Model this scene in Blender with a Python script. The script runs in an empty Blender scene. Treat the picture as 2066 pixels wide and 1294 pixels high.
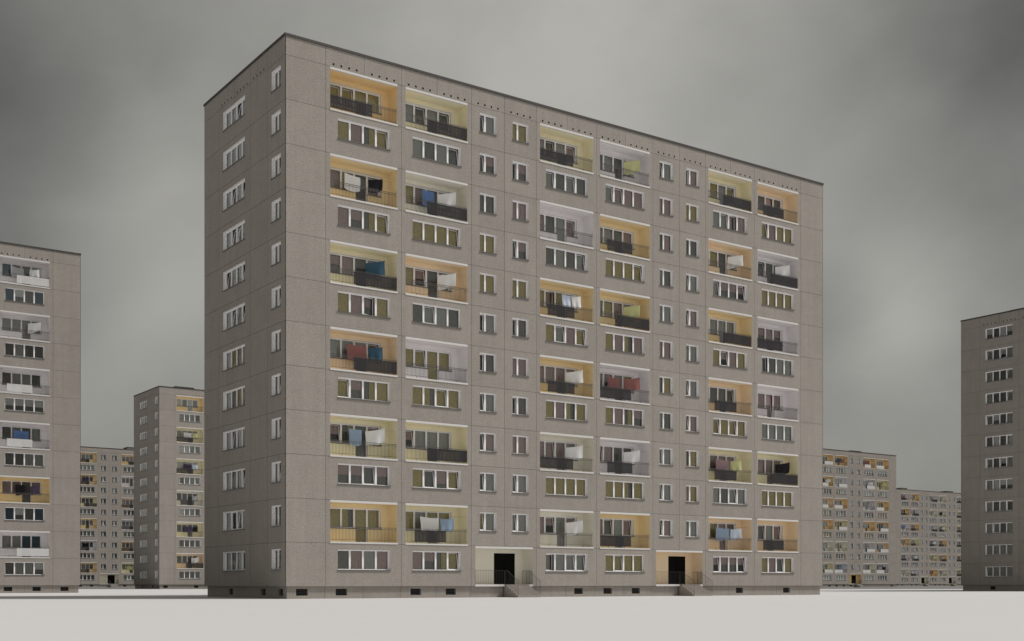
import bpy, math, random
from math import radians, sin, cos, pi

# ------------------------------------------------------------------ scene, camera
scene = bpy.context.scene
COL = scene.collection
TH = 0.6101                      # heading of the long facades
EYE = 0.9756
F_PX, HOR, CX = 2450.87, 1177.67, 1033.36
PL = 0.80                        # plinth height
ST = 2.8                         # storey height and module
W, DEP = 50.4, 14.0
NST = 12

cam = bpy.data.cameras.new('camera')
cam.sensor_width = 36.0
cam.lens = F_PX / 2066 * 36
cam.shift_x = -(CX - 1033) / 2066
cam.shift_y = (HOR - 647) / 2066
cam.clip_end = 6000
cam_o = bpy.data.objects.new('camera', cam)
COL.objects.link(cam_o)
cam_o.location = (0, 0, EYE)
cam_o.rotation_euler = (pi / 2, 0, 0)
scene.camera = cam_o
vs = scene.view_settings
vs.view_transform = 'Standard'
vs.look = 'None'
vs.exposure = 0.0
vs.gamma = 1.0
vs.use_curve_mapping = False
scene.cycles.max_bounces = 8
scene.cycles.transparent_max_bounces = 12

# ------------------------------------------------------------------ materials
def nodes_of(m):
    m.use_nodes = True
    nt = m.node_tree
    return nt, nt.nodes, nt.links, nt.nodes['Principled BSDF']

def mat(name, col, rough=0.8, spec=0.3, vary=0.0, scale=3.0, bump=0.0, metallic=0.0):
    m = bpy.data.materials.new(name)
    nt, N, L, b = nodes_of(m)
    b.inputs['Base Color'].default_value = (*col, 1)
    b.inputs['Roughness'].default_value = rough
    b.inputs['Specular IOR Level'].default_value = spec
    b.inputs['Metallic'].default_value = metallic
    if vary or bump:
        tc = N.new('ShaderNodeTexCoord')
        no = N.new('ShaderNodeTexNoise')
        no.inputs['Scale'].default_value = scale
        no.inputs['Detail'].default_value = 4
        L.new(tc.outputs['Object'], no.inputs['Vector'])
        mr = N.new('ShaderNodeMapRange')
        mr.inputs['To Min'].default_value = 1 - vary
        mr.inputs['To Max'].default_value = 1 + vary
        L.new(no.outputs['Fac'], mr.inputs['Value'])
        hs = N.new('ShaderNodeHueSaturation')
        hs.inputs['Color'].default_value = (*col, 1)
        L.new(mr.outputs['Result'], hs.inputs['Value'])
        L.new(hs.outputs['Color'], b.inputs['Base Color'])
        if bump:
            bp = N.new('ShaderNodeBump')
            bp.inputs['Strength'].default_value = bump
            L.new(no.outputs['Fac'], bp.inputs['Height'])
            L.new(bp.outputs['Normal'], b.inputs['Normal'])
    return m

def aggregate(name, col, speck=0.34, tone=True):
    """washed concrete with small stones, clouded by damp, each panel with its own tone"""
    m = bpy.data.materials.new(name)
    nt, N, L, b = nodes_of(m)
    b.inputs['Roughness'].default_value = 0.93
    b.inputs['Specular IOR Level'].default_value = 0.15
    tc = N.new('ShaderNodeTexCoord')
    def noise(scale, detail, lo, hi):
        n = N.new('ShaderNodeTexNoise')
        n.inputs['Scale'].default_value = scale
        n.inputs['Detail'].default_value = detail
        n.inputs['Roughness'].default_value = 0.6
        L.new(tc.outputs['Object'], n.inputs['Vector'])
        r = N.new('ShaderNodeMapRange')
        r.inputs['From Min'].default_value = 0.3
        r.inputs['From Max'].default_value = 0.7
        r.inputs['To Min'].default_value = lo
        r.inputs['To Max'].default_value = hi
        L.new(n.outputs['Fac'], r.inputs['Value'])
        return r.outputs['Result']
    def mul(a, c):
        q = N.new('ShaderNodeMath'); q.operation = 'MULTIPLY'
        L.new(a, q.inputs[0]); L.new(c, q.inputs[1])
        return q.outputs[0]
    v = mul(noise(12.0, 3, 1 - speck, 1 + speck), noise(0.55, 4, 0.95, 1.05))
    v = mul(v, noise(2.4, 3, 0.96, 1.04))
    mp = N.new('ShaderNodeMapping')                       # faint run-off marks down the panels
    mp.inputs['Scale'].default_value = (2.6, 2.6, 0.10)
    L.new(tc.outputs['Object'], mp.inputs['Vector'])
    st = N.new('ShaderNodeTexNoise'); st.inputs['Scale'].default_value = 1.0; st.inputs['Detail'].default_value = 4
    L.new(mp.outputs[0], st.inputs['Vector'])
    sr = N.new('ShaderNodeMapRange')
    sr.inputs['From Min'].default_value = 0.3; sr.inputs['From Max'].default_value = 0.7
    sr.inputs['To Min'].default_value = 0.955; sr.inputs['To Max'].default_value = 1.035
    L.new(st.outputs['Fac'], sr.inputs['Value'])
    v = mul(v, sr.outputs['Result'])
    if tone:
        at = N.new('ShaderNodeAttribute')
        at.attribute_name = 'tone'
        v = mul(v, at.outputs['Fac'])
    mx = N.new('ShaderNodeMix'); mx.data_type = 'RGBA'
    mx.inputs[6].default_value = (col[0] * 1.04, col[1] * 0.98, col[2] * 0.94, 1)
    mx.inputs[7].default_value = (col[0] * 0.96, col[1] * 1.0, col[2] * 1.04, 1)
    L.new(noise(5.0, 2, 0, 1), mx.inputs[0])
    hs = N.new('ShaderNodeHueSaturation')
    L.new(mx.outputs[2], hs.inputs['Color'])
    L.new(v, hs.inputs['Value'])
    L.new(hs.outputs['Color'], b.inputs['Base Color'])
    bp = N.new('ShaderNodeBump')
    bp.inputs['Strength'].default_value = 0.25
    bp.inputs['Distance'].default_value = 0.02
    n2 = N.new('ShaderNodeTexNoise'); n2.inputs['Scale'].default_value = 30
    L.new(tc.outputs['Object'], n2.inputs['Vector'])
    L.new(n2.outputs['Fac'], bp.inputs['Height'])
    L.new(bp.outputs['Normal'], b.inputs['Normal'])
    return m

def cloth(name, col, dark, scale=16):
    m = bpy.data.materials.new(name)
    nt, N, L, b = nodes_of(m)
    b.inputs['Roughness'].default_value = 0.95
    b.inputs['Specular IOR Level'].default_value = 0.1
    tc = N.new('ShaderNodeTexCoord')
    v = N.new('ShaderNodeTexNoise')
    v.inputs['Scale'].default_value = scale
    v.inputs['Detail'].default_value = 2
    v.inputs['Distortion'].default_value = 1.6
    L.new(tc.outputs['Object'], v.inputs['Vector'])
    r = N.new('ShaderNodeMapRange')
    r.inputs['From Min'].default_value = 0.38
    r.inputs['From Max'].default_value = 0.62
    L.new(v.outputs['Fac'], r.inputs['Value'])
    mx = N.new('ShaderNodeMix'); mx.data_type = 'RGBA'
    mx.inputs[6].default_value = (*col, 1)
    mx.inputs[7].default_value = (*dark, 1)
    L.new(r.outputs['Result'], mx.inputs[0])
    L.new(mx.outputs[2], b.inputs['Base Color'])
    return m

def glass(name):
    m = bpy.data.materials.new(name)
    m.use_nodes = True
    nt = m.node_tree; N = nt.nodes; L = nt.links
    N.clear()
    out = N.new('ShaderNodeOutputMaterial')
    tr = N.new('ShaderNodeBsdfTransparent'); tr.inputs['Color'].default_value = (0.90, 0.92, 0.91, 1)
    gl = N.new('ShaderNodeBsdfGlossy'); gl.inputs['Roughness'].default_value = 0.02
    gl.inputs['Color'].default_value = (0.92, 0.94, 0.94, 1)
    fr = N.new('ShaderNodeFresnel'); fr.inputs['IOR'].default_value = 1.62
    mx = N.new('ShaderNodeMixShader')
    L.new(fr.outputs[0], mx.inputs[0]); L.new(tr.outputs[0], mx.inputs[1]); L.new(gl.outputs[0], mx.inputs[2])
    L.new(mx.outputs[0], out.inputs['Surface'])
    return m

M = {}
M['wall'] = aggregate('washed_concrete', (0.318, 0.293, 0.266), 0.21)
M['plinth'] = aggregate('plinth_concrete', (0.305, 0.281, 0.255), 0.21, tone=False)
M['joint'] = mat('joint_sealant', (0.075, 0.068, 0.062), 0.9)
M['dark'] = mat('dark_hollow', (0.008, 0.008, 0.008), 0.9, 0.0)
M['flashing'] = mat('roof_flashing', (0.050, 0.046, 0.042), 0.6, 0.4, 0.15, 1.2)
M['roofing'] = mat('roofing_felt', (0.08, 0.078, 0.075), 0.95, 0.1, 0.2, 1.0)
M['white'] = mat('white_paint', (0.88, 0.87, 0.88), 0.55, 0.4, 0.03, 4)
M['edge'] = mat('white_concrete_edge', (0.64, 0.625, 0.61), 0.8, 0.2, 0.05, 5)
M['sill'] = mat('sill_metal', (0.13, 0.125, 0.12), 0.5, 0.4)
M['metal'] = mat('railing_metal', (0.085, 0.08, 0.078), 0.5, 0.4)
M['rail_light'] = mat('stair_railing_metal', (0.045, 0.043, 0.042), 0.5, 0.4)
M['screen_dark'] = mat('dark_screen', (0.036, 0.034, 0.036), 0.75, 0.2, 0.10, 2)
M['screen_white'] = mat('white_screen', (0.64, 0.635, 0.63), 0.7, 0.2, 0.04, 2)
M['glass'] = glass('window_glass')
M['door'] = mat('black_door', (0.004, 0.004, 0.004), 0.5, 0.05)
M['room'] = mat('room_plaster', (0.55, 0.54, 0.52), 0.95, 0.1)
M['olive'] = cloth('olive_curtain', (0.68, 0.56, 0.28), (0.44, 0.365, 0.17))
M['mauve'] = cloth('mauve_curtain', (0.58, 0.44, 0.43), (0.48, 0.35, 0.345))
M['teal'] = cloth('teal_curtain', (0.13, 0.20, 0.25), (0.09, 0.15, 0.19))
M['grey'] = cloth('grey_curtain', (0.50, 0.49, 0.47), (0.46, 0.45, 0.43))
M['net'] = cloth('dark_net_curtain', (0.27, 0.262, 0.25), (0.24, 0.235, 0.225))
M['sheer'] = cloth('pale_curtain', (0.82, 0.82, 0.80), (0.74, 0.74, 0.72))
PAINT = {'O': (0.88, 0.68, 0.39), 'A': (0.88, 0.73, 0.46), 'P': (0.89, 0.73, 0.53), 'Y': (0.88, 0.82, 0.61),
         'C': (0.84, 0.81, 0.71), 'W': (0.83, 0.80, 0.81)}
for k, c in PAINT.items():
    M['paint_' + k] = mat({'O': 'orange', 'A': 'amber', 'P': 'peach', 'Y': 'yellow', 'C': 'cream', 'W': 'white'}[k] + '_loggia_paint',
                          c, 0.85, 0.2, 0.04, 1.5)
SHEET = {'white': (0.80, 0.80, 0.80), 'pale blue': (0.58, 0.66, 0.80), 'blue': (0.13, 0.22, 0.44), 'dark blue': (0.05, 0.105, 0.155),
         'sky blue': (0.30, 0.40, 0.54), 'red': (0.30, 0.135, 0.125), 'black': (0.022, 0.021, 0.024), 'lime': (0.56, 0.56, 0.29),
         'mauve': (0.36, 0.25, 0.28), 'purple': (0.09, 0.07, 0.12), 'grey': (0.45, 0.45, 0.45)}
for k, c in SHEET.items():
    M['sheet_' + k] = mat(k.replace(' ', '_') + '_cotton', c, 0.9, 0.1, 0.05, 2.5)
M['snow'] = mat('snow', (0.582, 0.573, 0.570), 0.9, 0.15, 0.025, 0.12)
M['asphalt'] = mat('far_ground', (0.19, 0.19, 0.19), 0.9, 0.2, 0.10, 0.05)

# ------------------------------------------------------------------ mesh builder
class MB:
    def __init__(s):
        s.v = []; s.f = []; s.m = []; s.t = []; s.mats = []
    def mi(s, m):
        if m not in s.mats: s.mats.append(m)
        return s.mats.index(m)
    def poly(s, pts, m, tone=1.0):
        i = len(s.v); s.v += [tuple(p) for p in pts]
        s.f.append(tuple(range(i, i + len(pts)))); s.m.append(s.mi(m)); s.t.append(tone)
    def box(s, a, b, m):
        (x0, y0, z0), (x1, y1, z1) = a, b
        i = len(s.v)
        s.v += [(x0, y0, z0), (x1, y0, z0), (x1, y1, z0), (x0, y1, z0), (x0, y0, z1), (x1, y0, z1), (x1, y1, z1), (x0, y1, z1)]
        for q in ((0, 3, 2, 1), (4, 5, 6, 7), (0, 1, 5, 4), (1, 2, 6, 5), (2, 3, 7, 6), (3, 0, 4, 7)):
            s.f.append(tuple(i + k for k in q)); s.m.append(s.mi(m)); s.t.append(1.0)
    def bar(s, p, q, r, m):
        d = [q[k] - p[k] for k in range(3)]
        l = math.sqrt(sum(c * c for c in d)); d = [c / l for c in d]
        up = (0, 0, 1) if abs(d[2]) < 0.9 else (1, 0, 0)
        a = (d[1] * up[2] - d[2] * up[1], d[2] * up[0] - d[0] * up[2], d[0] * up[1] - d[1] * up[0])
        la = math.sqrt(sum(c * c for c in a)); a = [c / la * r for c in a]
        b = (d[1] * a[2] - d[2] * a[1], d[2] * a[0] - d[0] * a[2], d[0] * a[1] - d[1] * a[0])
        i = len(s.v)
        for e in (p, q):
            for u, w in ((1, 1), (-1, 1), (-1, -1), (1, -1)):
                s.v.append(tuple(e[k] + u * a[k] + w * b[k] for k in range(3)))
        for k in range(4):
            n = (k + 1) % 4
            s.f.append((i + k, i + n, i + 4 + n, i + 4 + k)); s.m.append(s.mi(m)); s.t.append(1.0)
        s.f.append((i, i + 3, i + 2, i + 1)); s.m.append(s.mi(m)); s.t.append(1.0)
        s.f.append((i + 4, i + 5, i + 6, i + 7)); s.m.append(s.mi(m)); s.t.append(1.0)
    def mesh(s, name, smooth=False):
        me = bpy.data.meshes.new(name)
        me.from_pydata(s.v, [], s.f)
        for m in s.mats: me.materials.append(M[m])
        me.polygons.foreach_set('material_index', s.m)
        if smooth: me.polygons.foreach_set('use_smooth', [True] * len(s.f))
        at = me.attributes.new('tone', 'FLOAT', 'FACE')
        at.data.foreach_set('value', s.t)
        me.update()
        return me

CACHE = {}
def cached(key, fn):
    if key not in CACHE: CACHE[key] = fn()
    return CACHE[key]

def link(name, me, parent=None, loc=(0, 0, 0), rot=0.0, material=None):
    o = bpy.data.objects.new(name, me)
    COL.objects.link(o)
    o.parent = parent
    o.location = loc
    if rot: o.rotation_euler = (0, 0, rot)
    if material:
        o.material_slots[0].link = 'OBJECT'
        o.material_slots[0].material = M[material]
    return o

# ------------------------------------------------------------------ facade panels
def wall_grid(mb, P, a0, a1, z0, z1, holes, m, tone=1.0):
    xs = sorted({a0, a1} | {min(max(v, a0), a1) for h in holes for v in (h[0], h[1])})
    zs = sorted({z0, z1} | {min(max(v, z0), z1) for h in holes for v in (h[2], h[3])})
    for i in range(len(xs) - 1):
        for j in range(len(zs) - 1):
            cx, cz = (xs[i] + xs[i + 1]) / 2, (zs[j] + zs[j + 1]) / 2
            if any(h[0] < cx < h[1] and h[2] < cz < h[3] for h in holes): continue
            mb.poly([P(xs[i], 0, zs[j]), P(xs[i + 1], 0, zs[j]), P(xs[i + 1], 0, zs[j + 1]), P(xs[i], 0, zs[j + 1])], m, tone)

G = 0.009
WIN_Z = (1.06, 2.38)
LOG = (0.32, 5.28)               # loggia opening inside its bay
WID = (0.865, 4.735)             # wide window inside its bay
NAR = (0.70, 2.10)
BAYS = [(0, 2.8, 'end'), (2.8, 8.4, 'L'), (8.4, 14, 'L'), (14, 16.8, 'S'), (16.8, 19.6, 'S'), (19.6, 25.2, 'L'), (25.2, 30.8, 'L'),
        (30.8, 33.6, 'S'), (33.6, 36.4, 'S'), (36.4, 42, 'L'), (42, 47.6, 'L'), (47.6, 50.4, 'end')]
SIDE = [(0, 2.8, 'N'), (2.8, 5.6, 'end'), (5.6, 11.2, 'WW'), (11.2, 14, 'end')]

def build_wall():
    rnd = random.Random(5)
    mb = MB()
    def panel(P, a0, a1, z0, z1, holes, ga0=G, ga1=G, gz0=G, gz1=G):
        t = 1 + rnd.uniform(-0.03, 0.03)
        A0, A1, Z0, Z1 = a0 + ga0, a1 - ga1, z0 + gz0, z1 - gz1
        wall_grid(mb, P, A0, A1, Z0, Z1, holes, 'wall', t)
        full = any(h[2] <= Z0 and h[3] >= Z1 for h in holes)
        if not full:
            for (p, q) in (((A0, Z0), (A1, Z0)), ((A1, Z0), (A1, Z1)), ((A1, Z1), (A0, Z1)), ((A0, Z1), (A0, Z0))):
                mb.poly([P(p[0], 0, p[1]), P(q[0], 0, q[1]), P(q[0], 0.03, q[1]), P(p[0], 0.03, p[1])], 'joint')
    front = lambda a, d, z: (a, d, z + PL)
    left = lambda a, d, z: (d, a, z + PL)
    right = lambda a, d, z: (W - d, a, z + PL)
    back = lambda a, d, z: (a, DEP - d, z + PL)
    def vents(a0, a1):
        h = []
        n = int(round((a1 - a0) / ST))
        for k in range(n):
            c = a0 + (k + 0.5) * ST
            for q in (-0.84, -0.28, 0.28, 0.84):
                h.append((c + q - 0.065, c + q + 0.065, 33.72, 33.85))
        return h
    def backing(P, holes, d):
        for h in holes:
            x0, x1, z0, z1 = h
            mb.poly([P(x0, d, z0), P(x1, d, z0), P(x1, d, z1), P(x0, d, z1)], 'dark')
            for (p, q) in (((x0, z0), (x1, z0)), ((x1, z0), (x1, z1)), ((x1, z1), (x0, z1)), ((x0, z1), (x0, z0))):
                mb.poly([P(p[0], 0, p[1]), P(q[0], 0, q[1]), P(q[0], d, q[1]), P(p[0], d, p[1])], 'dark')
    for (a0, a1, t) in BAYS:
        g0 = 0 if a0 == 0 else G; g1 = 0 if a1 == W else G
        for s in range(NST):
            z = s * ST
            if t == 'L':
                holes = [(a0 + LOG[0], a0 + LOG[1], z, z + ST)] if s % 2 else [(a0 + WID[0], a0 + WID[1], z + WIN_Z[0], z + WIN_Z[1])]
            elif t == 'S':
                if s == 0:
                    b = 14.0 if a0 < 20 else 30.8
                    holes = [(b + LOG[0], b + LOG[1], 0, ST)]
                    g0s, g1s = (G, 0) if a0 == b else (0, G)
                    panel(front, a0, a1, z, z + ST, holes, g0s, g1s, 0)
                    continue
                holes = [(a0 + NAR[0], a0 + NAR[1], z + WIN_Z[0], z + WIN_Z[1])]
            else: holes = []
            panel(front, a0, a1, z, z + ST, holes, g0, g1, 0 if s == 0 else G)
    for k in range(18):
        a0, a1 = k * ST, (k + 1) * ST
        vh = vents(a0, a1) if 0 < k < 17 else []
        panel(front, a0, a1, 33.6, 34.80, vh, 0 if k == 0 else G, 0 if k == 17 else G, G, 0)
        backing(front, vh, 0.12)
    for k in range(5):
        a0, a1 = k * ST, (k + 1) * ST
        vh = vents(a0, a1) if 0 < k < 4 else []
        panel(left, a0, a1, 33.6, 34.80, vh, 0 if k == 0 else G, 0 if k == 4 else G, G, 0)
        backing(left, vh, 0.12)
    for (a0, a1, t) in SIDE:
        for s in range(NST):
            z = s * ST
            holes = {'N': [(0.72, 2.12, z + WIN_Z[0], z + WIN_Z[1])], 'WW': [(6.52, 10.39, z + WIN_Z[0], z + WIN_Z[1])], 'end': []}[t]
            panel(left, a0, a1, z, z + ST, holes, 0 if a0 == 0 else G, 0 if a1 == DEP else G, 0 if s == 0 else G)
    for P, n in ((right, 5), (back, 18)):
        for k in range(n):
            for s in range(NST):
                panel(P, k * ST, (k + 1) * ST, s * ST, (s + 1) * ST, [], 0 if k == 0 else G, 0 if k == n - 1 else G, 0 if s == 0 else G)
            panel(P, k * ST, (k + 1) * ST, 33.6, 34.80, [], 0 if k == 0 else G, 0 if k == n - 1 else G, G, 0)
    # dark sealant seen in the joints
    def strips(P, va, L_, ztop=34.8):
        for a, z0, z1 in va:
            mb.poly([P(a - 0.03, 0.029, z0), P(a + 0.03, 0.029, z0), P(a + 0.03, 0.029, z1), P(a - 0.03, 0.029, z1)], 'joint')
        for s in range(1, NST + 1):
            z = s * ST
            mb.poly([P(0.03, 0.031, z - 0.03), P(L_ - 0.03, 0.031, z - 0.03), P(L_ - 0.03, 0.031, z + 0.03), P(0.03, 0.031, z + 0.03)], 'joint')
    fv = []
    for k in range(1, 18):
        a = k * ST
        edge = any(abs(b[0] - a) < 0.01 for b in BAYS)
        mid = abs(a - 16.8) < 0.01 or abs(a - 33.6) < 0.01
        fv.append((a, (ST if mid else 0) if edge else 33.6, 34.8))
    strips(front, fv, W)
    strips(left, [(2.8, 0, 34.8), (5.6, 0, 34.8), (8.4, 33.6, 34.8), (11.2, 0, 34.8)], DEP)
    strips(right, [(k * ST, 0, 34.8) for k in range(1, 5)], DEP)
    strips(back, [(k * ST, 0, 34.8) for k in range(1, 18)], W)
    # underside of the wall above the set-back plinth, and inner face of the parapet
    for (x0, y0, x1, y1) in ((0, 0, W, 0.4), (0, DEP - 0.4, W, DEP), (0, 0.4, 0.4, DEP - 0.4), (W - 0.4, 0.4, W, DEP - 0.4)):
        mb.poly([(x0, y0, PL), (x1, y0, PL), (x1, y1, PL), (x0, y1, PL)], 'plinth')
    for P, L_ in ((front, W), (left, DEP), (right, DEP), (back, W)):
        mb.poly([P(0.25, 0.25, 34.2), P(L_ - 0.25, 0.25, 34.2), P(L_ - 0.25, 0.25, 34.8), P(0.25, 0.25, 34.8)], 'wall')
    return mb.mesh('wall')

BASE_FRONT = [0, 2.8, 8.4, 11.2, 22.4, 25.2, 28.0, 39.2, 44.8]
def build_plinth(base):
    mb = MB()
    r = 0.17
    front = lambda a, d, z: (a, r + d, z)
    left = lambda a, d, z: (r + d, a, z)
    right = lambda a, d, z: (W - r - d, a, z)
    back = lambda a, d, z: (a, DEP - r - d, z)
    fh = [(k + 0.80, k + 1.62, 0.20, 0.63) for k in base]
    lh = [(n0, n1, 0.20, 0.63) for n0, n1 in ((9.06, 9.84), (3.50, 4.28), (0.76, 1.52))]
    for P, L_, H in ((front, W, fh), (left, DEP, lh), (right, DEP, []), (back, W, [])):
        n = int(round(L_ / ST))
        for k in range(n):
            a0 = r if k == 0 else k * ST + 0.010
            a1 = L_ - r if k == n - 1 else (k + 1) * ST - 0.010
            hs = [h for h in H if h[0] < a1 and h[1] > a0]
            wall_grid(mb, P, a0, a1, -0.05, PL, hs, 'plinth')
            if k:
                a = k * ST
                mb.poly([P(a - 0.02, 0.02, -0.05), P(a + 0.02, 0.02, -0.05), P(a + 0.02, 0.02, PL), P(a - 0.02, 0.02, PL)], 'joint')
        for (x0, x1, z0, z1) in H:
            for (p, q) in (((x0, z0), (x1, z0)), ((x1, z0), (x1, z1)), ((x1, z1), (x0, z1)), ((x0, z1), (x0, z0))):
                mb.poly([P(p[0], 0, p[1]), P(q[0], 0, q[1]), P(q[0], 0.22, q[1]), P(p[0], 0.22, p[1])], 'plinth')
    return mb.mesh('plinth')

def build_base_window():
    mb = MB()                    # origin: left bottom of opening, x right, y inward
    mb.poly([(0, 0.2, 0), (0.82, 0.2, 0), (0.82, 0.2, 0.43), (0, 0.2, 0.43)], 'dark')
    for k in range(1, 9): mb.bar((0.82 * k / 9, 0.09, 0), (0.82 * k / 9, 0.09, 0.43), 0.006, 'metal')
    for k in range(1, 4): mb.bar((0, 0.10, 0.43 * k / 4), (0.82, 0.10, 0.43 * k / 4), 0.006, 'metal')
    return mb.mesh('basement_window')

def build_roof():
    mb = MB(); z = PL + 34.2
    mb.poly([(0.2, 0.2, z), (W - 0.2, 0.2, z), (W - 0.2, DEP - 0.2, z), (0.2, DEP - 0.2, z)], 'roofing')
    return mb.mesh('roof')

def build_roof_edge():
    mb = MB(); o = 0.06; z0, z1 = PL + 34.79, PL + 34.95
    mb.box((-o, -o, z0), (W + o, 0.30, z1), 'flashing')
    mb.box((-o, DEP - 0.30, z0), (W + o, DEP + o, z1), 'flashing')
    mb.box((-o, 0.30, z0), (0.30, DEP - 0.30, z1), 'flashing')
    mb.box((W - 0.30, 0.30, z0), (W + o, DEP - 0.30, z1), 'flashing')
    return mb.mesh('roof_edge')

def build_lift(w):
    mb = MB()
    mb.box((0, 0, PL + 34.0), (w, 3.2, PL + 36.15), 'plinth')
    mb.box((-0.1, -0.1, PL + 36.15), (w + 0.1, 3.3, PL + 36.30), 'flashing')
    return mb.mesh('lift_housing')

def build_rooms():
    mb = MB()
    for s in range(1, NST + 1):
        z = PL + s * ST
        mb.box((0.4, 0.4, z - 0.1), (W - 0.4, DEP - 0.4, z), 'room')
    mb.poly([(0.3, 0.3, PL + 0.01), (W - 0.3, 0.3, PL + 0.01), (W - 0.3, DEP - 0.3, PL + 0.01), (0.3, DEP - 0.3, PL + 0.01)], 'room')
    for x in (2.8, 8.4, 14, 16.8, 19.6, 25.2, 30.8, 33.6, 36.4, 42, 47.6):
        y = 1.7 if x in (16.8, 33.6) else 0.32
        mb.box((x - 0.08, y, PL), (x + 0.08, DEP - 0.3, PL + 33.5), 'room')
    for y in (5.0, 11.6):
        mb.box((0.3, y, PL), (W - 0.3, y + 0.15, PL + 33.45), 'room')
    return mb.mesh('room_walls')

# ------------------------------------------------------------------ windows
WW, NW, WH = 3.87, 1.40, 1.32
M4 = [0.905, 1.87, 2.835]                         # left edges of the 13 cm mullions
PANES4 = [(0.07, 0.905), (1.035, 1.87), (2.0, 2.835), (2.965, 3.80)]
PANES2 = [(0.07, 0.50), (0.63, 1.33)]
DOOR_Z = -0.965                                   # foot of the balcony door below window bottom

def build_frame(w, panes, door=False, far=False):
    mb = MB(); y1 = 0.25; m = 'white'
    mb.poly([(0, 0, 0), (0, y1, 0), (0, y1, WH), (0, 0, WH)], m)
    mb.poly([(w, 0, 0), (w, 0, WH), (w, y1, WH), (w, y1, 0)], m)
    mb.poly([(0, 0, WH), (0, y1, WH), (w, y1, WH), (w, 0, WH)], m)
    a, b, t = 0.195, 0.275, 0.07
    spans = [(0, w)]
    if door:
        dx0, dx1 = panes[2][0] - 0.05, panes[2][1] + 0.05
        spans = [(0, dx0), (dx1, w)]
        for x in (dx0, dx1):
            mb.poly([(x, 0, DOOR_Z), (x, y1, DOOR_Z), (x, y1, 0), (x, 0, 0)], m)
        mb.box((dx0, a, DOOR_Z), (dx0 + 0.05, b, 0.07), m)
        mb.box((dx1 - 0.05, a, DOOR_Z), (dx1, b, 0.07), m)
    for x0, x1 in spans:
        mb.poly([(x0, 0, 0), (x1, 0, 0), (x1, y1, 0), (x0, y1, 0)], m)
        mb.box((x0, a, 0.0), (x1, b, t), m)
    mb.box((0, a, WH - t), (w, b, WH), m)
    mb.box((0, a, t), (t, b, WH - t), m)
    mb.box((w - t, a, t), (w, b, WH - t), m)
    for k in range(len(panes) - 1):
        mb.box((panes[k][1], a, t), (panes[k + 1][0], b, WH - t), m)
    if far: sill_into(mb, w, None)
    return mb.mesh('window_frame')

def sill_into(mb, w, door):
    for x0, x1 in ([(-0.03, w + 0.03)] if not door else [(-0.03, door[0] - 0.05), (door[1] + 0.05, w + 0.03)]):
        mb.box((x0, -0.062, -0.045), (x1, 0.19, 0.012), 'sill')

def build_sill(w, door):
    mb = MB(); sill_into(mb, w, door); return mb.mesh('sill')

def build_glass(panes, mask, door):
    mb = MB()
    for k, (x0, x1) in enumerate(panes):
        if not mask[k]: continue
        z0 = DOOR_Z + 0.02 if (door and k == 2) else 0.06
        mb.poly([(x0 - 0.01, 0.24, z0), (x1 + 0.01, 0.24, z0), (x1 + 0.01, 0.24, WH - 0.06), (x0 - 0.01, 0.24, WH - 0.06)], 'glass')
    return mb.mesh('glass')

def build_sash(w, h, mode):
    """an opened sash: tilted at the top ('t') or swung inward on its left edge ('u')"""
    mb = MB(); r = 0.055; d = 0.05
    def T(x, y, z):
        if mode == 't':
            a = radians(9)
            return (x, y * cos(a) + z * sin(a), z * cos(a) - y * sin(a))
        a = radians(13)
        return (x * cos(a) - y * sin(a), x * sin(a) + y * cos(a), z)
    def bx(x0, z0, x1, z1):
        i = len(mb.v)
        for (x, y, z) in ((x0, 0, z0), (x1, 0, z0), (x1, d, z0), (x0, d, z0), (x0, 0, z1), (x1, 0, z1), (x1, d, z1), (x0, d, z1)):
            mb.v.append(T(x, y, z))
        for q in ((0, 3, 2, 1), (4, 5, 6, 7), (0, 1, 5, 4), (1, 2, 6, 5), (2, 3, 7, 6), (3, 0, 4, 7)):
            mb.f.append(tuple(i + k for k in q)); mb.m.append(mb.mi('white')); mb.t.append(1.0)
    bx(0, 0, w, r); bx(0, h - r, w, h); bx(0, r, r, h - r); bx(w - r, r, w, h - r)
    mb.poly([T(r, d / 2, r), T(w - r, d / 2, r), T(w - r, d / 2, h - r), T(r, d / 2, h - r)], 'glass')
    return mb.mesh('sash')

def build_curtain(x0, x1, z0, z1, mname, seed, y=0.34):
    rnd = random.Random(seed); mb = MB()
    n = max(8, int((x1 - x0) / 0.045)); ph = rnd.uniform(0, 6)
    pts = [(x0 + (x1 - x0) * k / n, y + 0.012 * sin(k * 1.15 + ph) + 0.008 * sin(k * 0.4 + ph * 2)) for k in range(n + 1)]
    for k in range(n):
        (xa, ya), (xb, yb) = pts[k], pts[k + 1]
        mb.poly([(xa, ya, z0), (xb, yb, z0), (xb, yb, z1), (xa, ya, z1)], mname)
    return mb.mesh('curtain', True)

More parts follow.
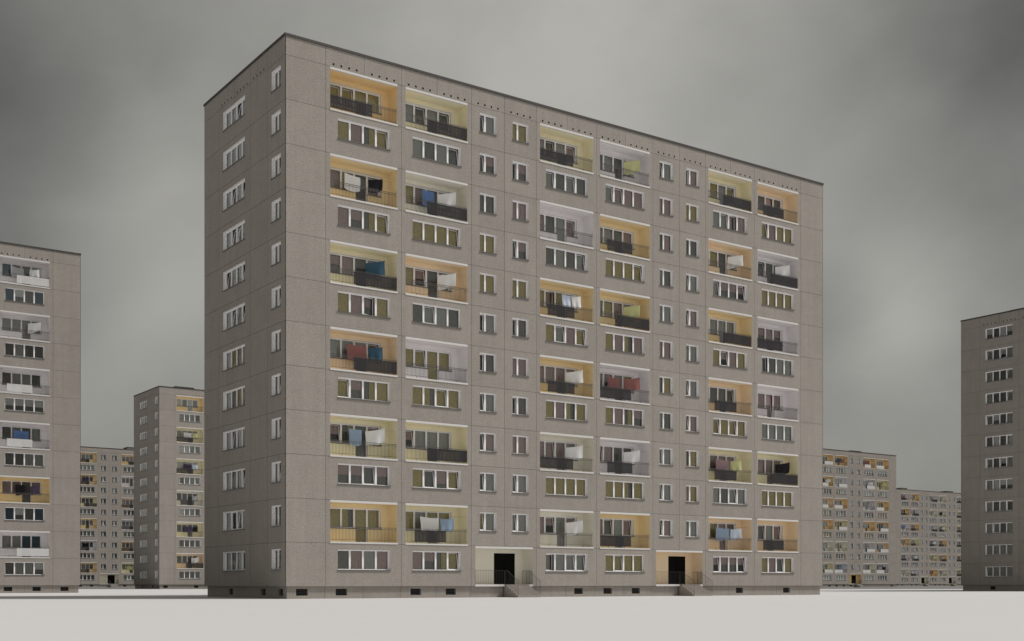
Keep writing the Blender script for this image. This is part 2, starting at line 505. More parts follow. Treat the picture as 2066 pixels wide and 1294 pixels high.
MN = {'O': 'olive', 'o': 'olive', 'M': 'mauve', 'm': 'mauve', 'T': 'teal', 'g': 'grey', 'G': 'net', 'S': 'sheer', 's': 'sheer', 'k': 'olive', 'n': 'mauve'}
def window_bits(root, kind, spec, off=(0, 0, 0), rot=0.0):
    """glass, opened sashes and curtains of one window, as children of root"""
    door = kind == 'door'
    panes = PANES2 if kind == 'narrow' else PANES4
    specs = spec.split()
    mask = tuple(len(q) < 2 for q in specs)
    if any(mask):
        link('window_panes', cached(('gl', kind, mask), lambda: build_glass(panes, mask, door)), root, off)
    for k, q in enumerate(specs):
        x0, x1 = panes[k]
        isdoor = door and k == 2
        z0 = DOOR_Z + 0.02 if isdoor else 0.06
        if len(q) > 1:
            h = WH - 0.06 - z0
            me = cached(('sash', round(x1 - x0, 2), round(h, 2), q[1]), lambda: build_sash(x1 - x0 + 0.02, h, q[1]))
            link('sash', me, root, (off[0] + x0 - 0.01, off[1] + 0.235, off[2] + z0))
        c = q[0]
        if c == 'X': continue
        a, b, zt, zb = x0 - 0.05, x1 + 0.05, WH + 0.02, z0 - 0.04
        if c == 'o': b = x0 + (x1 - x0) * 0.60
        if c == 'k': a = x0 + (x1 - x0) * 0.55
        if len(q) > 1 and q[1] == 'u': b = x0 + (x1 - x0) * 0.80
        if c == 'm': zb = z0 + (WH - z0) * 0.46
        if c == 's': zb = z0 + (WH - z0) * 0.40
        if c == 'n': zb = z0 + (WH - z0) * 0.25
        yy = 0.34 if len(q) < 2 else (0.47 if q[1] == 't' else 0.55)
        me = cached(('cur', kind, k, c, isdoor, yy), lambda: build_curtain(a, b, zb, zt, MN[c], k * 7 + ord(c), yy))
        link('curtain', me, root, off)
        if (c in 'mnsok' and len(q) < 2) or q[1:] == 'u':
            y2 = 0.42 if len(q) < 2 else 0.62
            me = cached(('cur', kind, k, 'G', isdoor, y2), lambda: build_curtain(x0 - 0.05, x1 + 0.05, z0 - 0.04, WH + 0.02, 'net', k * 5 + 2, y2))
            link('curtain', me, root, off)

# ------------------------------------------------------------------ loggia
LW = LOG[1] - LOG[0]
LDEP = 1.25
WX = WID[0] - LOG[0]             # window offset in the loggia
def build_loggia():
    mb = MB(); m = 'paint_W'
    x1, z0, z1 = LW, 0.09, 2.66
    back = lambda a, d, z: (a, LDEP + d, z)
    holes = [(WX, WX + WW, WIN_Z[0], WIN_Z[1]), (WX + PANES4[2][0] - 0.05, WX + PANES4[2][1] + 0.05, z0, WIN_Z[0] + 0.01)]
    wall_grid(mb, back, 0, x1, z0, z1, holes, m)
    mb.poly([(0, 0.0, z0), (0, LDEP, z0), (0, LDEP, z1), (0, 0.0, z1)], m)
    mb.poly([(x1, 0.0, z0), (x1, 0.0, z1), (x1, LDEP, z1), (x1, LDEP, z0)], m)
    mb.poly([(0, 0, z0), (x1, 0, z0), (x1, LDEP + 0.3, z0), (0, LDEP + 0.3, z0)], m)
    mb.poly([(0, 0, z1), (0, LDEP, z1), (x1, LDEP, z1), (x1, 0, z1)], m)
    return mb.mesh('loggia')

def build_lintel():
    mb = MB(); mb.box((0.002, -0.008, 2.645), (LW - 0.002, 0.16, 2.792), 'edge'); return mb.mesh('lintel')
def build_slab_edge():
    mb = MB(); mb.box((-0.02, -0.035, -0.012), (LW + 0.02, 0.05, 0.097), 'edge'); return mb.mesh('slab_edge')

def build_railing():
    mb = MB(); y = 0.10; m = 'metal'
    for z in (0.235, 0.965, 1.08): mb.bar((0.0, y, z), (LW, y, z), 0.013, m)
    n = 48
    for k in range(1, n): mb.bar((LW * k / n, y, 0.235), (LW * k / n, y, 1.08), 0.008, m)
    for x in (0.18 * LW, 0.5 * LW, 0.82 * LW): mb.bar((x, y, 0.09), (x, y, 0.235), 0.012, m)
    return mb.mesh('railing')

SCR = {'L': (0.0, 0.63), 'C': (0.15, 0.655), 'R': (0.345, 1.0)}
def build_screen(code, mname):
    a, b = SCR[code]; mb = MB()
    x0, x1 = LW * a + 0.01, LW * b - 0.01
    n = int((x1 - x0) / 0.105)
    for k in range(n):            # upright slats with narrow gaps, hung on the outside of the bars
        xa, xb = x0 + (x1 - x0) * k / n, x0 + (x1 - x0) * (k + 1) / n
        mb.box((xa, 0.052, 0.20), (xa + (xb - xa) * 0.84, 0.066, 1.0), mname)
    for z in (0.28, 0.92): mb.box((x0, 0.067, z - 0.02), (x1, 0.083, z + 0.02), mname)
    return mb.mesh('balcony_screen')

def build_line():
    mb = MB()
    mb.bar((0, 0.72, 2.02), (LW, 0.72, 2.02), 0.003, 'sill')
    mb.bar((0, 0.24, 2.02), (LW, 0.24, 2.02), 0.003, 'sill')
    return mb.mesh('clothes_line')

SHT = {'A': ((2.98, 0.80, 1.90), (4.12, 0.20, 2.10), 0.95), 'S': ((3.10, 0.62, 1.84), (3.98, 0.24, 1.92), 0.86),
       'B': ((1.72, 0.72, 2.0), (2.66, 0.70, 1.96), 1.05), 'K': ((1.58, 0.74, 1.98), (3.02, 0.68, 1.90), 1.0),
       'D': ((2.35, 0.45, 1.98), (3.12, 0.40, 1.94), 0.9), 'E': ((3.22, 0.44, 1.95), (3.95, 0.22, 1.97), 0.88),
       'H': ((1.40, 0.72, 2.0), (2.55, 0.70, 1.86), 1.0)}
def build_sheet(code, seed):
    rnd = random.Random(seed); mb = MB()
    (xa, ya, za), (xb, yb, zb), h = SHT[code]
    nx, nz = 18, 12
    ph = rnd.uniform(0, 6); sag = rnd.uniform(0.02, 0.05); fl = rnd.uniform(0.05, 0.12); sk = rnd.uniform(-0.06, 0.06)
    g = []
    for j in range(nz + 1):
        v = j / nz
        for i in range(nx + 1):
            u = i / nx
            zt = za + (zb - za) * u - sag * sin(pi * u)
            hh = h * (1 + 0.05 * sin(u * 5 + ph) + (0.10 * (0.5 - u)))
            y = ya + (yb - ya) * u + v * 0.035 * sin(u * 11 + ph) + fl * v * v * sin(u * 2.4 + ph) * 0.6
            g.append((xa + (xb - xa) * u + sk * v * (1 - u) + 0.01 * sin(v * 6 + ph), max(0.165, y), zt - hh * v))
    mb.v = g
    for j in range(nz):
        for i in range(nx):
            k = j * (nx + 1) + i
            mb.f.append((k, k + nx + 1, k + nx + 2, k + 1)); mb.m.append(mb.mi('sheet_white')); mb.t.append(1.0)
    return mb.mesh('bed_sheet', True)

# ------------------------------------------------------------------ entrance
def build_entrance():
    mb = MB(); m = 'paint_C'; z0, z1 = 0.11, 2.66
    back = lambda a, d, z: (a, LDEP + d, z)
    dx0, dx1 = 2.41, 4.25
    wall_grid(mb, back, 0, LW, z0, z1, [(dx0, dx1, z0, 2.36)], m)
    mb.poly([(0, 0, z0), (0, LDEP, z0), (0, LDEP, z1), (0, 0, z1)], m)
    mb.poly([(LW, 0, z0), (LW, 0, z1), (LW, LDEP, z1), (LW, LDEP, z0)], m)
    mb.poly([(0, 0, z1), (0, LDEP, z1), (LW, LDEP, z1), (LW, 0, z1)], m)
    mb.poly([(0, 0, z0), (LW, 0, z0), (LW, LDEP + 0.2, z0), (0, LDEP + 0.2, z0)], 'plinth')
    for x in (dx0, dx1): mb.poly([(x, LDEP, z0), (x, LDEP + 0.15, z0), (x, LDEP + 0.15, 2.36), (x, LDEP, 2.36)], 'dark')
    return mb.mesh('entrance')
def build_door():
    mb = MB(); y = LDEP + 0.06
    mb.box((2.41, y, 0.115), (3.325, y + 0.05, 2.36), 'door')
    mb.box((3.335, y, 0.115), (4.25, y + 0.05, 2.36), 'door')
    for x in (3.27, 3.39): mb.bar((x, y - 0.04, 0.95), (x, y - 0.04, 1.35), 0.012, 'dark')
    return mb.mesh('door')
def build_entry_slab():
    mb = MB()
    mb.box((-0.02, -0.035, -0.03), (2.47, 0.06, 0.117), 'edge')
    mb.box((4.50, -0.035, -0.03), (LW + 0.01, 0.06, 0.117), 'edge')
    return mb.mesh('slab_edge')
def build_stairs():
    mb = MB(); n, run, rise = 6, 0.28, 0.91 / 6
    for k in range(n):
        ya = -1.67 + run * k
        yb = -1.67 + run * (k + 1) if k < n - 1 else 0.06
        mb.box((2.48, ya, -PL - 0.05), (4.48, yb if k == n - 1 else yb, -PL + rise * (k + 1) - (0.002 if k == n - 1 else 0)), 'plinth')
    return mb.mesh('stairs')
def build_entry_rail(side):
    mb = MB(); m = 'rail_light'; zb, zt = 0.20, 1.10
    def run(p, q, n):
        mb.bar((p[0], p[1], p[2] + zt), (q[0], q[1], q[2] + zt), 0.009, m)
        mb.bar((p[0], p[1], p[2] + zb), (q[0], q[1], q[2] + zb), 0.006, m)
        for k in range(n + 1):
            t = k / n; c = [p[i] + (q[i] - p[i]) * t for i in range(3)]
            lo = c[2] + (zb if 0 < k < n else 0.0)
            mb.bar((c[0], c[1], lo), (c[0], c[1], c[2] + zt), 0.0045 if 0 < k < n else 0.008, m)
    x = 2.52 if side == 'a' else 4.44
    if side == 'a': run((0.03, 0.03, 0.0), (2.50, 0.03, 0.0), 18)
    else:
        run((4.46, 0.03, 0.0), (LW - 0.03, 0.03, 0.0), 4)
        run((x, 0.55, 0.0), (x, 0.08, 0.0), 4)
    run((x, -0.02, 0.0), (x, -0.27, 0.0), 2)
    run((x, -0.27, 0.0), (x, -1.62, -0.73), 10)
    return mb.mesh('railing')

# ------------------------------------------------------------------ assembling one block
ORD = ['first', 'second', 'third', 'fourth', 'fifth', 'sixth']
LCOL = [2.8, 8.4, 19.6, 25.2, 36.4, 42.0]
SCOL = [14.0, 16.8, 30.8, 33.6]

def block(origin, label, short, cfg, seed, far=False, side=True, front=True, culled=None):
    rnd = random.Random(seed)
    root = bpy.data.objects.new('apartment_building', None)
    COL.objects.link(root)
    root.location = (origin[0], origin[1], 0)
    root.rotation_euler = (0, 0, TH)
    root['label'] = label
    root['category'] = 'apartment building'
    root['group'] = 'prefabricated apartment blocks'
    def visible(a, n):
        X = origin[0] + a * cos(TH) - n * sin(TH); Y = origin[1] + a * sin(TH) + n * cos(TH)
        px = CX + F_PX * X / Y
        if px < -140 or px > 2210: return False
        return not (culled and culled[0] < px < culled[1])
    link('wall', cached('wall', build_wall), root)
    base = cfg.get('base', BASE_FRONT)
    link('plinth', cached(('plinth', tuple(base)), lambda: build_plinth(base)), root)
    link('roof', cached('roof', build_roof), root)
    link('roof_edge', cached('roof_edge', build_roof_edge), root)
    link('room_walls', cached('rooms', build_rooms), root)
    for x, w in ((5.4, 3.4), (12.4, 3.4), (40.4, 4.0)):
        link('lift_housing', cached(('lift', w), lambda: build_lift(w)), root, (x, 7.0, 0))
    bw = cached('basewin', build_base_window)
    for k in base:
        if visible(k, 0): link('basement_window', bw, root, (k + 0.80, 0.17, 0.20))
    if side:
        for n1 in (9.84, 4.28, 1.52): link('basement_window', bw, root, (0.17, n1, 0.20), -pi / 2)
    def window(kind, loc, rot, spec):
        w, panes = (WW, PANES4) if kind == 'wide' else (NW, PANES2)
        o = link(kind + '_window', cached(('fr', kind, far), lambda: build_frame(w, panes, False, far)), root, loc, rot)
        if not far: link('sill', cached(('sill', kind), lambda: build_sill(w, None)), o)
        window_bits(o, kind, spec)
    pool = cfg['pool']
    def rspec(n):
        c = rnd.choice(pool) if rnd.random() < 0.55 else None
        out = []
        for k in range(n):
            q = c or rnd.choice(pool)
            if rnd.random() < cfg.get('tilt', 0.22): q += rnd.choice('tttu')
            out.append(q)
        return ' '.join(out)
    if side:
        for s in range(NST):
            z = PL + s * ST + WIN_Z[0]
            window('wide', (0, 10.39, z), -pi / 2, rspec(4) if 'side' not in cfg else cfg['side'][11 - s])
            if visible(0, 1.4): window('narrow', (0, 2.12, z), -pi / 2, rnd.choice(('S S', 'S S', 'S St', 'S g', 'g S', 'St S', 'S gt')))
    if not front: return root
    for r in range(6):                                   # r = 0 is the top row
        s = 11 - 2 * r
        for c, a0 in enumerate(LCOL):
            if not (visible(a0, 0) or visible(a0 + 5.6, 0)): continue
            zl = PL + s * ST
            code = cfg['paint'][r][c]
            lo = link('loggia', cached('loggia', build_loggia), root, (a0 + LOG[0], 0, zl), 0, 'paint_' + code)
            lo['label'] = {'O': 'orange', 'A': 'amber', 'P': 'peach', 'Y': 'yellow', 'C': 'cream', 'W': 'white'}[code] + ' painted loggia'
            link('lintel', cached('lintel', build_lintel), lo)
            link('slab_edge', cached('slab_edge', build_slab_edge), lo)
            link('railing', cached('railing', build_railing), lo)
            sc = cfg['screen'][r][c]
            if sc != '-':
                q = link('balcony_screen', cached(('scr', sc, cfg['scol']), lambda: build_screen(sc, cfg['scol'])), lo)
            off = (WX, LDEP, WIN_Z[0])
            link('window_frame', cached(('fr', 'door'), lambda: build_frame(WW, PANES4, True)), lo, off)
            if not far: link('sill', cached('dsill', lambda: build_sill(WW, PANES4[2])), lo, off)
            lw = cfg.get('lwin', {}).get((r, c)) or rspec(4)
            window_bits(lo, 'door', lw, off)
            sheets = cfg['sheets'].get((r, c), [])
            if sheets and not far: link('clothes_line', cached('line', build_line), lo)
            for k, (sh, colr) in enumerate(sheets):
                me = build_sheet(sh, seed * 100 + r * 10 + c)
                o = link('bed_sheet', me, None, (0, 0, 0), 0, 'sheet_' + colr)
                lx = a0 + LOG[0]
                o.location = (origin[0] + lx * cos(TH), origin[1] + lx * sin(TH), zl)
                o.rotation_euler = (0, 0, TH)
                same = [x[1] for x in sheets].count(colr) > 1
                pre = ('left ' if k == 0 else 'right ') if same else ''
                o['label'] = f"{pre}{colr} sheet drying {ORD[r]} loggia from the top, {ORD[c]} loggia column, {short}"
                o['category'] = 'bed sheet'
                o['group'] = 'bed sheets drying on the loggias'
            wspec = cfg['wide'][r][c] if cfg.get('wide') else rspec(4)
            window('wide', (a0 + WID[0], 0, PL + (s - 1) * ST + WIN_Z[0]), 0, wspec)
    for s in range(1, NST):
        for c, a0 in enumerate(SCOL):
            if not visible(a0 + 1.4, 0): continue
            sp = cfg['small'][c][11 - s] if cfg.get('small') else rspec(2)
            window('narrow', (a0 + NAR[0], 0, PL + s * ST + WIN_Z[0]), 0, sp)
    for k, a0 in enumerate((14.0, 30.8)):
        if not (visible(a0, 0) or visible(a0 + 5.6, 0)): continue
        code = cfg['entry'][k]
        en = link('entrance', cached('entrance', build_entrance), root, (a0 + LOG[0], 0, PL), 0, 'paint_' + code)
        en['label'] = {'C': 'cream', 'P': 'peach', 'O': 'orange'}[code] + ' painted entrance'
        link('lintel', cached('lintel', build_lintel), en)
        link('slab_edge', cached('entry_slab', build_entry_slab), en)
        link('door', cached('door', build_door), en)
        link('stairs', cached('stairs', build_stairs), en)
        for q in 'ab': link('railing', cached(('er', q), lambda: build_entry_rail(q)), en)
    return root

def rand_cfg(seed, pool, scol, paints, entry, dens=0.35):
    r = random.Random(seed)
    return dict(pool=pool, scol=scol, entry=entry,
                paint=[[r.choice(paints) for c in range(6)] for _ in range(6)],
                screen=[[r.choice('-LCR') for c in range(6)] for _ in range(6)],
                sheets={(i, j): [(r.choice('AKBS'), r.choice(['white', 'white', 'black', 'dark blue', 'purple', 'pale blue']))]
                        for i in range(6) for j in range(6) if r.random() < dens})

# the big block in the middle ------------------------------------------------
main = dict(pool=['G', 'G', 'g', 'O', 'M', 'm'], scol='screen_dark', entry='CP', tilt=0.28,
    paint=['OYYWYP', 'ACWAPW', 'YPAAAW', 'PWAWPW', 'YYCWYY', 'AYCAPP'],
    screen=['LRL-RC', '-R-C-R', 'R-CRRL', 'R-CLC-', '-RLCCR', '-C-L-C'],
    sheets={(0, 3): [('A', 'lime')], (1, 0): [('H', 'white'), ('S', 'black')], (1, 1): [('B', 'blue'), ('A', 'white')],
            (1, 4): [('A', 'white')], (1, 5): [('A', 'white')], (2, 0): [('A', 'dark blue')], (2, 1): [('A', 'white')],
            (2, 2): [('D', 'pale blue'), ('E', 'white')], (2, 3): [('A', 'lime')], (3, 0): [('K', 'red'), ('S', 'dark blue')],
            (3, 2): [('A', 'white')], (3, 3): [('H', 'red'), ('A', 'red')], (4, 0): [('B', 'sky blue'), ('A', 'white')],
            (4, 2): [('A', 'white')], (4, 3): [('A', 'white')], (4, 4): [('K', 'mauve'), ('S', 'lime')], (4, 5): [('A', 'black')],
            (5, 1): [('K', 'white'), ('S', 'sky blue')], (5, 2): [('A', 'white')], (5, 4): [('K', 'sky blue'), ('S', 'pale blue')]},
    wide=[['O M k Ot', 'g G g Gt', 'gt G gt G', 'gt Mt M M', 'g gt Mu M', 'Ot M O O'],
          ['M m k Ot', 'O O O Ot', 'G g G gt', 'O O O Ot', 'gt m m mt', 'O O O O'],
          ['O M mu O', 'G gt g G', 'O gt M Ot', 'O M o M', 'O mt M O', 'gu G g g'],
          ['Ot m k O', 'O o Ot O', 'O M o O', 'O M k m', 'Ot O Ot O', 'g g g g'],
          ['m m Gt m', 'O Gt n Ot', 'O O O O', 'O O o O', 'g G gt g', 'O O O O'],
          ['G M g M', 'M m k Ot', 'gu g gt gt', 'O Ot O O', 'mt m m mt', 'O M Gt O']],
    small=[['Gt g', 'Gt m', 'G G', 'O O', 'O O', 'gu g', 'Ou G', 'Gt g', 'Gt M', 'Gt g', 'Ot g'],
           ['O O', 'Gu m', 'M M', 'Gt m', 'O O', 'Ou G', 'M M', 'Gu G', 'M M', 'gt g', 'gt g'],
           ['Gt g', 'M M', 'G M', 'g G', 'g g', 'M M', 'G O', 'g G', 'Mu g', 'gt g', 'Gt M'],
           ['Gu M', 'O O', 'G G', 'Gt g', 'Gt M', 'g g', 'Gt g', 'Gt M', 'G O', 'M O', 'g g']],
    side=['S S St S', 'S S S S', 'S St S St', 'S St St S', 'Ot S S St', 'S St g St', 'S O M S', 'S g O S', 'S gt S S', 'S g S St', 'S gu St S', 'S g S gu'],
    lwin={(0, 0): 'Ot Ot O O', (0, 1): 'g Gt g Gt', (0, 2): 'g Gt g Mt', (0, 3): 'G g G g', (0, 4): 'Ot O g Ot', (0, 5): 'Mt G Mt G',
          (1, 0): 'M O G Mt', (1, 1): 'O M G O', (1, 2): 'M G g Mt', (1, 3): 'g g G M', (2, 0): 'm M G Gt', (2, 1): 'O mt G Gt',
          (3, 0): 'g g M Gt', (3, 1): 'O Ot O O', (4, 0): 'mt k G Mt', (4, 1): 'mt g g g', (5, 0): 'O o O O', (5, 1): 'O g O O',
          (5, 2): 'M mt g Mt', (5, 3): 'M Gt g Mt', (5, 4): 'O O M G', (5, 5): 'M Gt g Mt'})
block((-14.3128, 76.6903), 'large twelve-storey concrete block filling the centre, corner towards the viewer', 'central block', main, 1)

PAL = 'AOWWYCCW'
cfg = rand_cfg(21, ['G', 'G', 'g', 'T', 'm', 'g'], 'screen_white', 'WWWAC', 'CC', 0.2); cfg['tilt'] = 0.03; cfg['base'] = [0, 2.8, 8.4, 22.4, 28.0, 42.0, 44.8, 47.6]
for r in range(6):
    cfg['paint'][r][5] = 'WWWWAW'[r]; cfg['screen'][r][5] = 'R-CC-R'[r]
for r in range(6): cfg['sheets'].pop((r, 5), None); cfg['sheets'].pop((r, 4), None)
cfg['sheets'].update({(0, 5): [('H', 'grey'), ('S', 'white')], (1, 5): [('A', 'white')], (3, 5): [('K', 'blue')], (4, 5): [('B', 'black'), ('S', 'purple')]})
cfg['wide'] = [[' '.join(random.Random(r * 9 + c).choice('GGgTm') for _ in range(4)) for c in range(6)] for r in range(6)]
for r, w in enumerate(('T s G T', 'G g G G', 's s s s', 'G G g g', 'T s G T', 'G g g s')): cfg['wide'][r][5] = w
cfg['lwin'] = {(0, 5): 'T G G g', (1, 5): 'g g g G', (2, 5): 'G g g G', (3, 5): 'G g G g', (4, 5): 'M M G M', (5, 5): 'g g T T'}
block((-86.80, 99.16), 'block cut off by the left edge, with white screens on its loggias', 'left-edge block', cfg, 2, side=False)

cfg = rand_cfg(22, ['G', 'g', 'G', 'S', 'g'], 'screen_dark', 'YYCAO', 'CC', 0.3)
for r in range(6): cfg['paint'][r][0] = 'AYYCYP'[r]; cfg['screen'][r][0] = '-LLC-R'[r]; cfg['sheets'].pop((r, 0), None)
cfg['sheets'].update({(1, 0): [('K', 'white'), ('S', 'lime')], (2, 0): [('K', 'purple'), ('S', 'pale blue')], (3, 0): [('S', 'grey')],
                      (4, 0): [('K', 'purple'), ('S', 'black')], (5, 0): [('A', 'white')]})
cfg['side'] = ['S S St S'] * 3 + ['S gt S St'] * 3 + ['S S S S'] * 6
cfg['tilt'] = 0.05; cfg['base'] = [0, 5.6, 8.4, 22.4, 28.0, 39.2]
block((-62.06, 213.51), 'slim-looking block corner-on behind the left side of the central block', 'block behind left', cfg, 3, culled=(500, 1580))

cfg = rand_cfg(23, ['G', 'G', 'g', 'g', 'm'], 'screen_dark', PAL, 'CC', 0.3); cfg['tilt'] = 0.05; cfg['base'] = [0, 8.4, 25.2, 28.0, 36.4, 44.8]
for r in range(6):
    cfg['paint'][r][3] = 'AAYAWA'[r]; cfg['screen'][r][3] = 'LLR-LL'[r]
    cfg['paint'][r][4] = 'AWPWAY'[r]; cfg['screen'][r][4] = 'R-LLL-'[r]
    for c in (3, 4): cfg['sheets'].pop((r, c), None)
cfg['sheets'].update({(1, 3): [('K', 'purple')], (4, 3): [('K', 'black')], (1, 4): [('S', 'white')], (5, 4): [('K', 'lime')]})
block((-130.92, 292.47), 'distant dark-fronted block between the left-edge block and the corner-on block', 'distant left block', cfg, 4, far=True, side=False, culled=(500, 1580))

cfg = rand_cfg(24, ['G', 'g', 'S', 'S', 'O', 'm', 's'], 'screen_white', PAL, 'CO', 0.2); cfg['tilt'] = 0.05; cfg['base'] = [0, 8.4, 22.4, 25.2, 28.0, 30.8, 47.6]
for c, p in ((2, 'OOPOCY'), (3, 'OWOYCW'), (4, 'OWWOWC'), (5, 'OYOOPW')):
    for r in range(6): cfg['paint'][r][c] = p[r]; cfg['sheets'].pop((r, c), None)
for c, p in ((2, 'RLL--R'), (3, '-RLR-L'), (4, 'CR--RL'), (5, 'L-LRRL')):
    for r in range(6): cfg['screen'][r][c] = p[r]
cfg['sheets'].update({(0, 3): [('K', 'dark blue'), ('S', 'red')], (0, 4): [('K', 'red')], (1, 2): [('A', 'white')], (1, 4): [('A', 'white')], (1, 5): [('A', 'lime')],
                      (2, 4): [('A', 'grey')], (3, 5): [('S', 'sky blue')], (4, 5): [('K', 'sky blue')], (5, 3): [('A', 'sky blue')], (5, 5): [('K', 'grey'), ('S', 'black')]})
block((62.87, 300.73), 'distant block right of the central block with white screens and orange entrance', 'distant right block', cfg, 5, far=True, side=False, culled=(500, 1580))

cfg = rand_cfg(25, ['G', 'g', 'S', 'G', 's'], 'screen_dark', PAL, 'CC', 0.2); cfg['tilt'] = 0.05
for c, p in enumerate(('WOWOWC', 'OWOYWW', 'WCWWYO', 'CCYOOC', 'WOOWOO')):
    for r in range(6): cfg['paint'][r][c] = p[r]; cfg['sheets'].pop((r, c), None)
for c, p in enumerate(('LL--L-', '-RLLRL', 'R-RL--', '--LLR-', 'LLLLLL')):
    for r in range(6): cfg['screen'][r][c] = p[r]
cfg['sheets'].update({(0, 0): [('K', 'red')], (2, 0): [('K', 'blue')], (1, 3): [('K', 'black')], (2, 3): [('A', 'white')], (3, 2): [('A', 'white')],
                      (4, 2): [('A', 'lime')], (5, 2): [('K', 'red')], (4, 1): [('A', 'white')], (5, 1): [('K', 'white')]})
block((140.54, 445.20), 'farthest and smallest block, low beside the block cut off by the right edge', 'farthest block', cfg, 6, far=True, side=False, culled=(500, 1580))

cfg = rand_cfg(26, ['G', 'g', 'g', 'S', 's'], 'screen_dark', PAL, 'CC', 0.2)
cfg['side'] = ['s Gu S s', 'gt G st g', 'g G G gt', 'g G G gt', 'gt s G g', 'G S G Su', 'gt G st g', 'g S s s', 'g G g Gu', 'g gt G g', 'g g g g', 'gt g g g']
block((67.37, 149.13), 'block cut off by the right edge, showing its dark end wall', 'right-edge block', cfg, 7, front=False)

# ------------------------------------------------------------------ ground
def flat(name, x0, y0, x1, y1, z, m, n=24):
    mb = MB()
    for i in range(n):
        for j in range(n):
            xa, xb = x0 + (x1 - x0) * i / n, x0 + (x1 - x0) * (i + 1) / n
            ya, yb = y0 + (y1 - y0) * j / n, y0 + (y1 - y0) * (j + 1) / n
            mb.poly([(xa, ya, z), (xb, ya, z), (xb, yb, z), (xa, yb, z)], m)
    o = link(name, mb.mesh(name))
    o['kind'] = 'structure'
    return o
flat('ground', -4000, -1500, 4000, 5000, -0.03, 'asphalt')
flat('snow_field', -1500, -400, 1500, 213.2, 0.0, 'snow')

# ------------------------------------------------------------------ daylight
ELEV, AZ = radians(55), radians(1)
sun = bpy.data.lights.new('sun', 'SUN')
sun.energy = 2.95
sun.angle = radians(9)
sun.color = (1.0, 0.97, 0.935)
sun_o = bpy.data.objects.new('sun', sun)
COL.objects.link(sun_o)
sun_o.rotation_euler = (pi / 2 - ELEV, 0, pi / 2 + AZ)

world = bpy.data.worlds.new('World')
scene.world = world
world.use_nodes = True
nt = world.node_tree; N = nt.nodes; L = nt.links
N.clear()
out = N.new('ShaderNodeOutputWorld')
bg = N.new('ShaderNodeBackground'); bg.inputs['Strength'].default_value = 0.1
L.new(bg.outputs[0], out.inputs['Surface'])
sky = N.new('ShaderNodeTexSky'); sky.sky_type = 'NISHITA'; sky.sun_disc = False
sky.sun_elevation = ELEV; sky.sun_rotation = pi / 2 - AZ
tc = N.new('ShaderNodeTexCoord')
def vmath(op, a, b=None):
    q = N.new('ShaderNodeVectorMath'); q.operation = op
    L.new(a, q.inputs[0])
    if b is not None:
        if isinstance(b, tuple): q.inputs[1].default_value = b
        else: L.new(b, q.inputs[1])
    return q
def math_(op, a, b):
    q = N.new('ShaderNodeMath'); q.operation = op
    for k, v in enumerate((a, b)):
        if isinstance(v, (int, float)): q.inputs[k].default_value = v
        else: L.new(v, q.inputs[k])
    return q.outputs[0]
dirn = vmath('NORMALIZE', tc.outputs['Generated']).outputs[0]
def pix(x, y):
    v = ((x - CX) / F_PX, 1.0, (HOR - y) / F_PX)
    l = math.sqrt(sum(c * c for c in v)); return tuple(c / l for c in v)
def bank(v, rad, amt):
    """a bank of cloud, or an added brighter or darker patch, round one sky direction"""
    d = vmath('DISTANCE', dirn, v).outputs['Value']
    r = N.new('ShaderNodeMapRange'); r.interpolation_type = 'SMOOTHERSTEP'
    r.inputs['From Min'].default_value = rad; r.inputs['From Max'].default_value = 0.0
    r.inputs['To Min'].default_value = 0.0; r.inputs['To Max'].default_value = amt
    L.new(d, r.inputs['Value'])
    return r.outputs['Result']
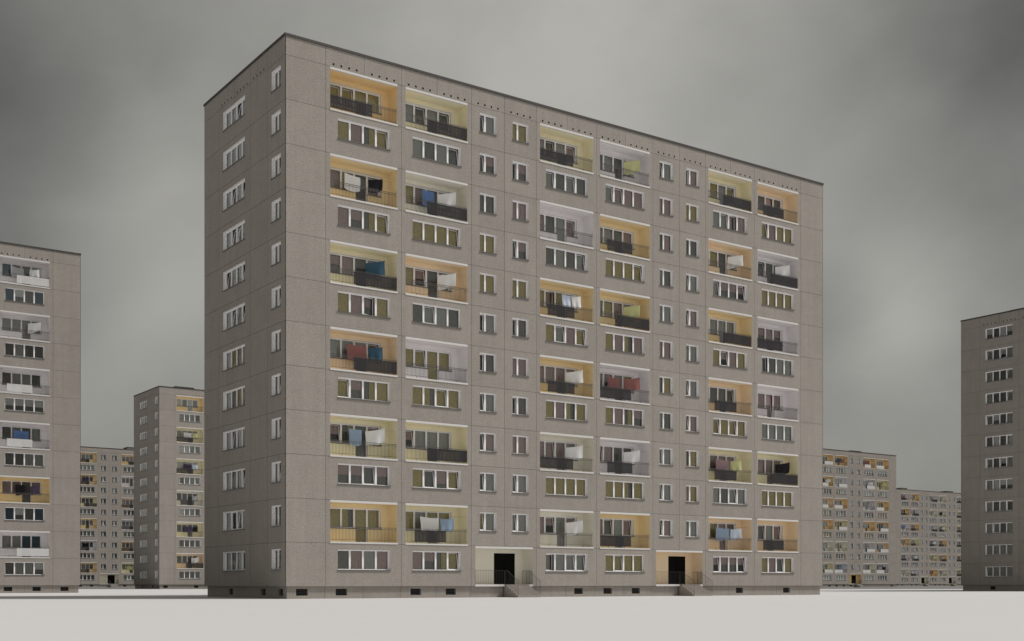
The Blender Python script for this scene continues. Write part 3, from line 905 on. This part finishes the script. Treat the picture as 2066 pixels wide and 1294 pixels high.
def streaks(rot, scale, noise_scale, detail, lo, hi):
    m1 = N.new('ShaderNodeMapping'); m1.inputs['Rotation'].default_value = (0, radians(rot), 0)
    L.new(dirn, m1.inputs['Vector'])
    m2 = N.new('ShaderNodeMapping'); m2.inputs['Scale'].default_value = scale
    L.new(m1.outputs[0], m2.inputs['Vector'])
    n = N.new('ShaderNodeTexNoise'); n.inputs['Scale'].default_value = noise_scale
    n.inputs['Detail'].default_value = detail; n.inputs['Roughness'].default_value = 0.48; n.inputs['Distortion'].default_value = 0.35
    L.new(m2.outputs[0], n.inputs['Vector'])
    c = N.new('ShaderNodeMapRange'); c.clamp = False
    c.inputs['From Min'].default_value = 0.3; c.inputs['From Max'].default_value = 0.7
    c.inputs['To Min'].default_value = lo; c.inputs['To Max'].default_value = hi
    L.new(n.outputs['Fac'], c.inputs['Value'])
    return c.outputs['Result']
val = math_('ADD', streaks(36, (2.2, 2.2, 4.2), 1.6, 6, 2.30, 2.75), streaks(28, (6, 6, 8), 1.3, 5, -0.22, 0.22))
val = math_('ADD', val, streaks(10, (16, 16, 22), 1.1, 5, -0.09, 0.09))
for v, rad, amt in ((pix(1060, 40), 0.30, 1.5), (pix(370, 470), 0.15, 1.2), (pix(280, 800), 0.13, 0.2), (pix(1840, 580), 0.085, 0.65),
                    (pix(1800, 700), 0.075, 0.55), (pix(1690, 620), 0.055, -0.45), (pix(1990, 470), 0.08, -0.2), (pix(1300, 300), 0.25, 0.35),
                    (pix(1720, 420), 0.16, 0.25), (pix(-180, 180), 0.25, -1.35), (pix(20, 620), 0.10, -0.3), (pix(2200, 40), 0.24, -1.15),
                    (pix(1800, 950), 0.12, 0.3), ((-0.86, -0.30, 0.33), 1.0, -2.3), ((0.62, -0.75, 0.25), 1.15, 3.6)):  # last two are unseen, added to dim the end walls and light the fronts
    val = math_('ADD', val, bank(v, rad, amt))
val = math_('MAXIMUM', val, 0.5)
cc = N.new('ShaderNodeMix'); cc.data_type = 'RGBA'; cc.blend_type = 'MULTIPLY'; cc.inputs[0].default_value = 1.0
cc.inputs[6].default_value = (1.0, 0.984, 0.905, 1)
L.new(val, cc.inputs[7])
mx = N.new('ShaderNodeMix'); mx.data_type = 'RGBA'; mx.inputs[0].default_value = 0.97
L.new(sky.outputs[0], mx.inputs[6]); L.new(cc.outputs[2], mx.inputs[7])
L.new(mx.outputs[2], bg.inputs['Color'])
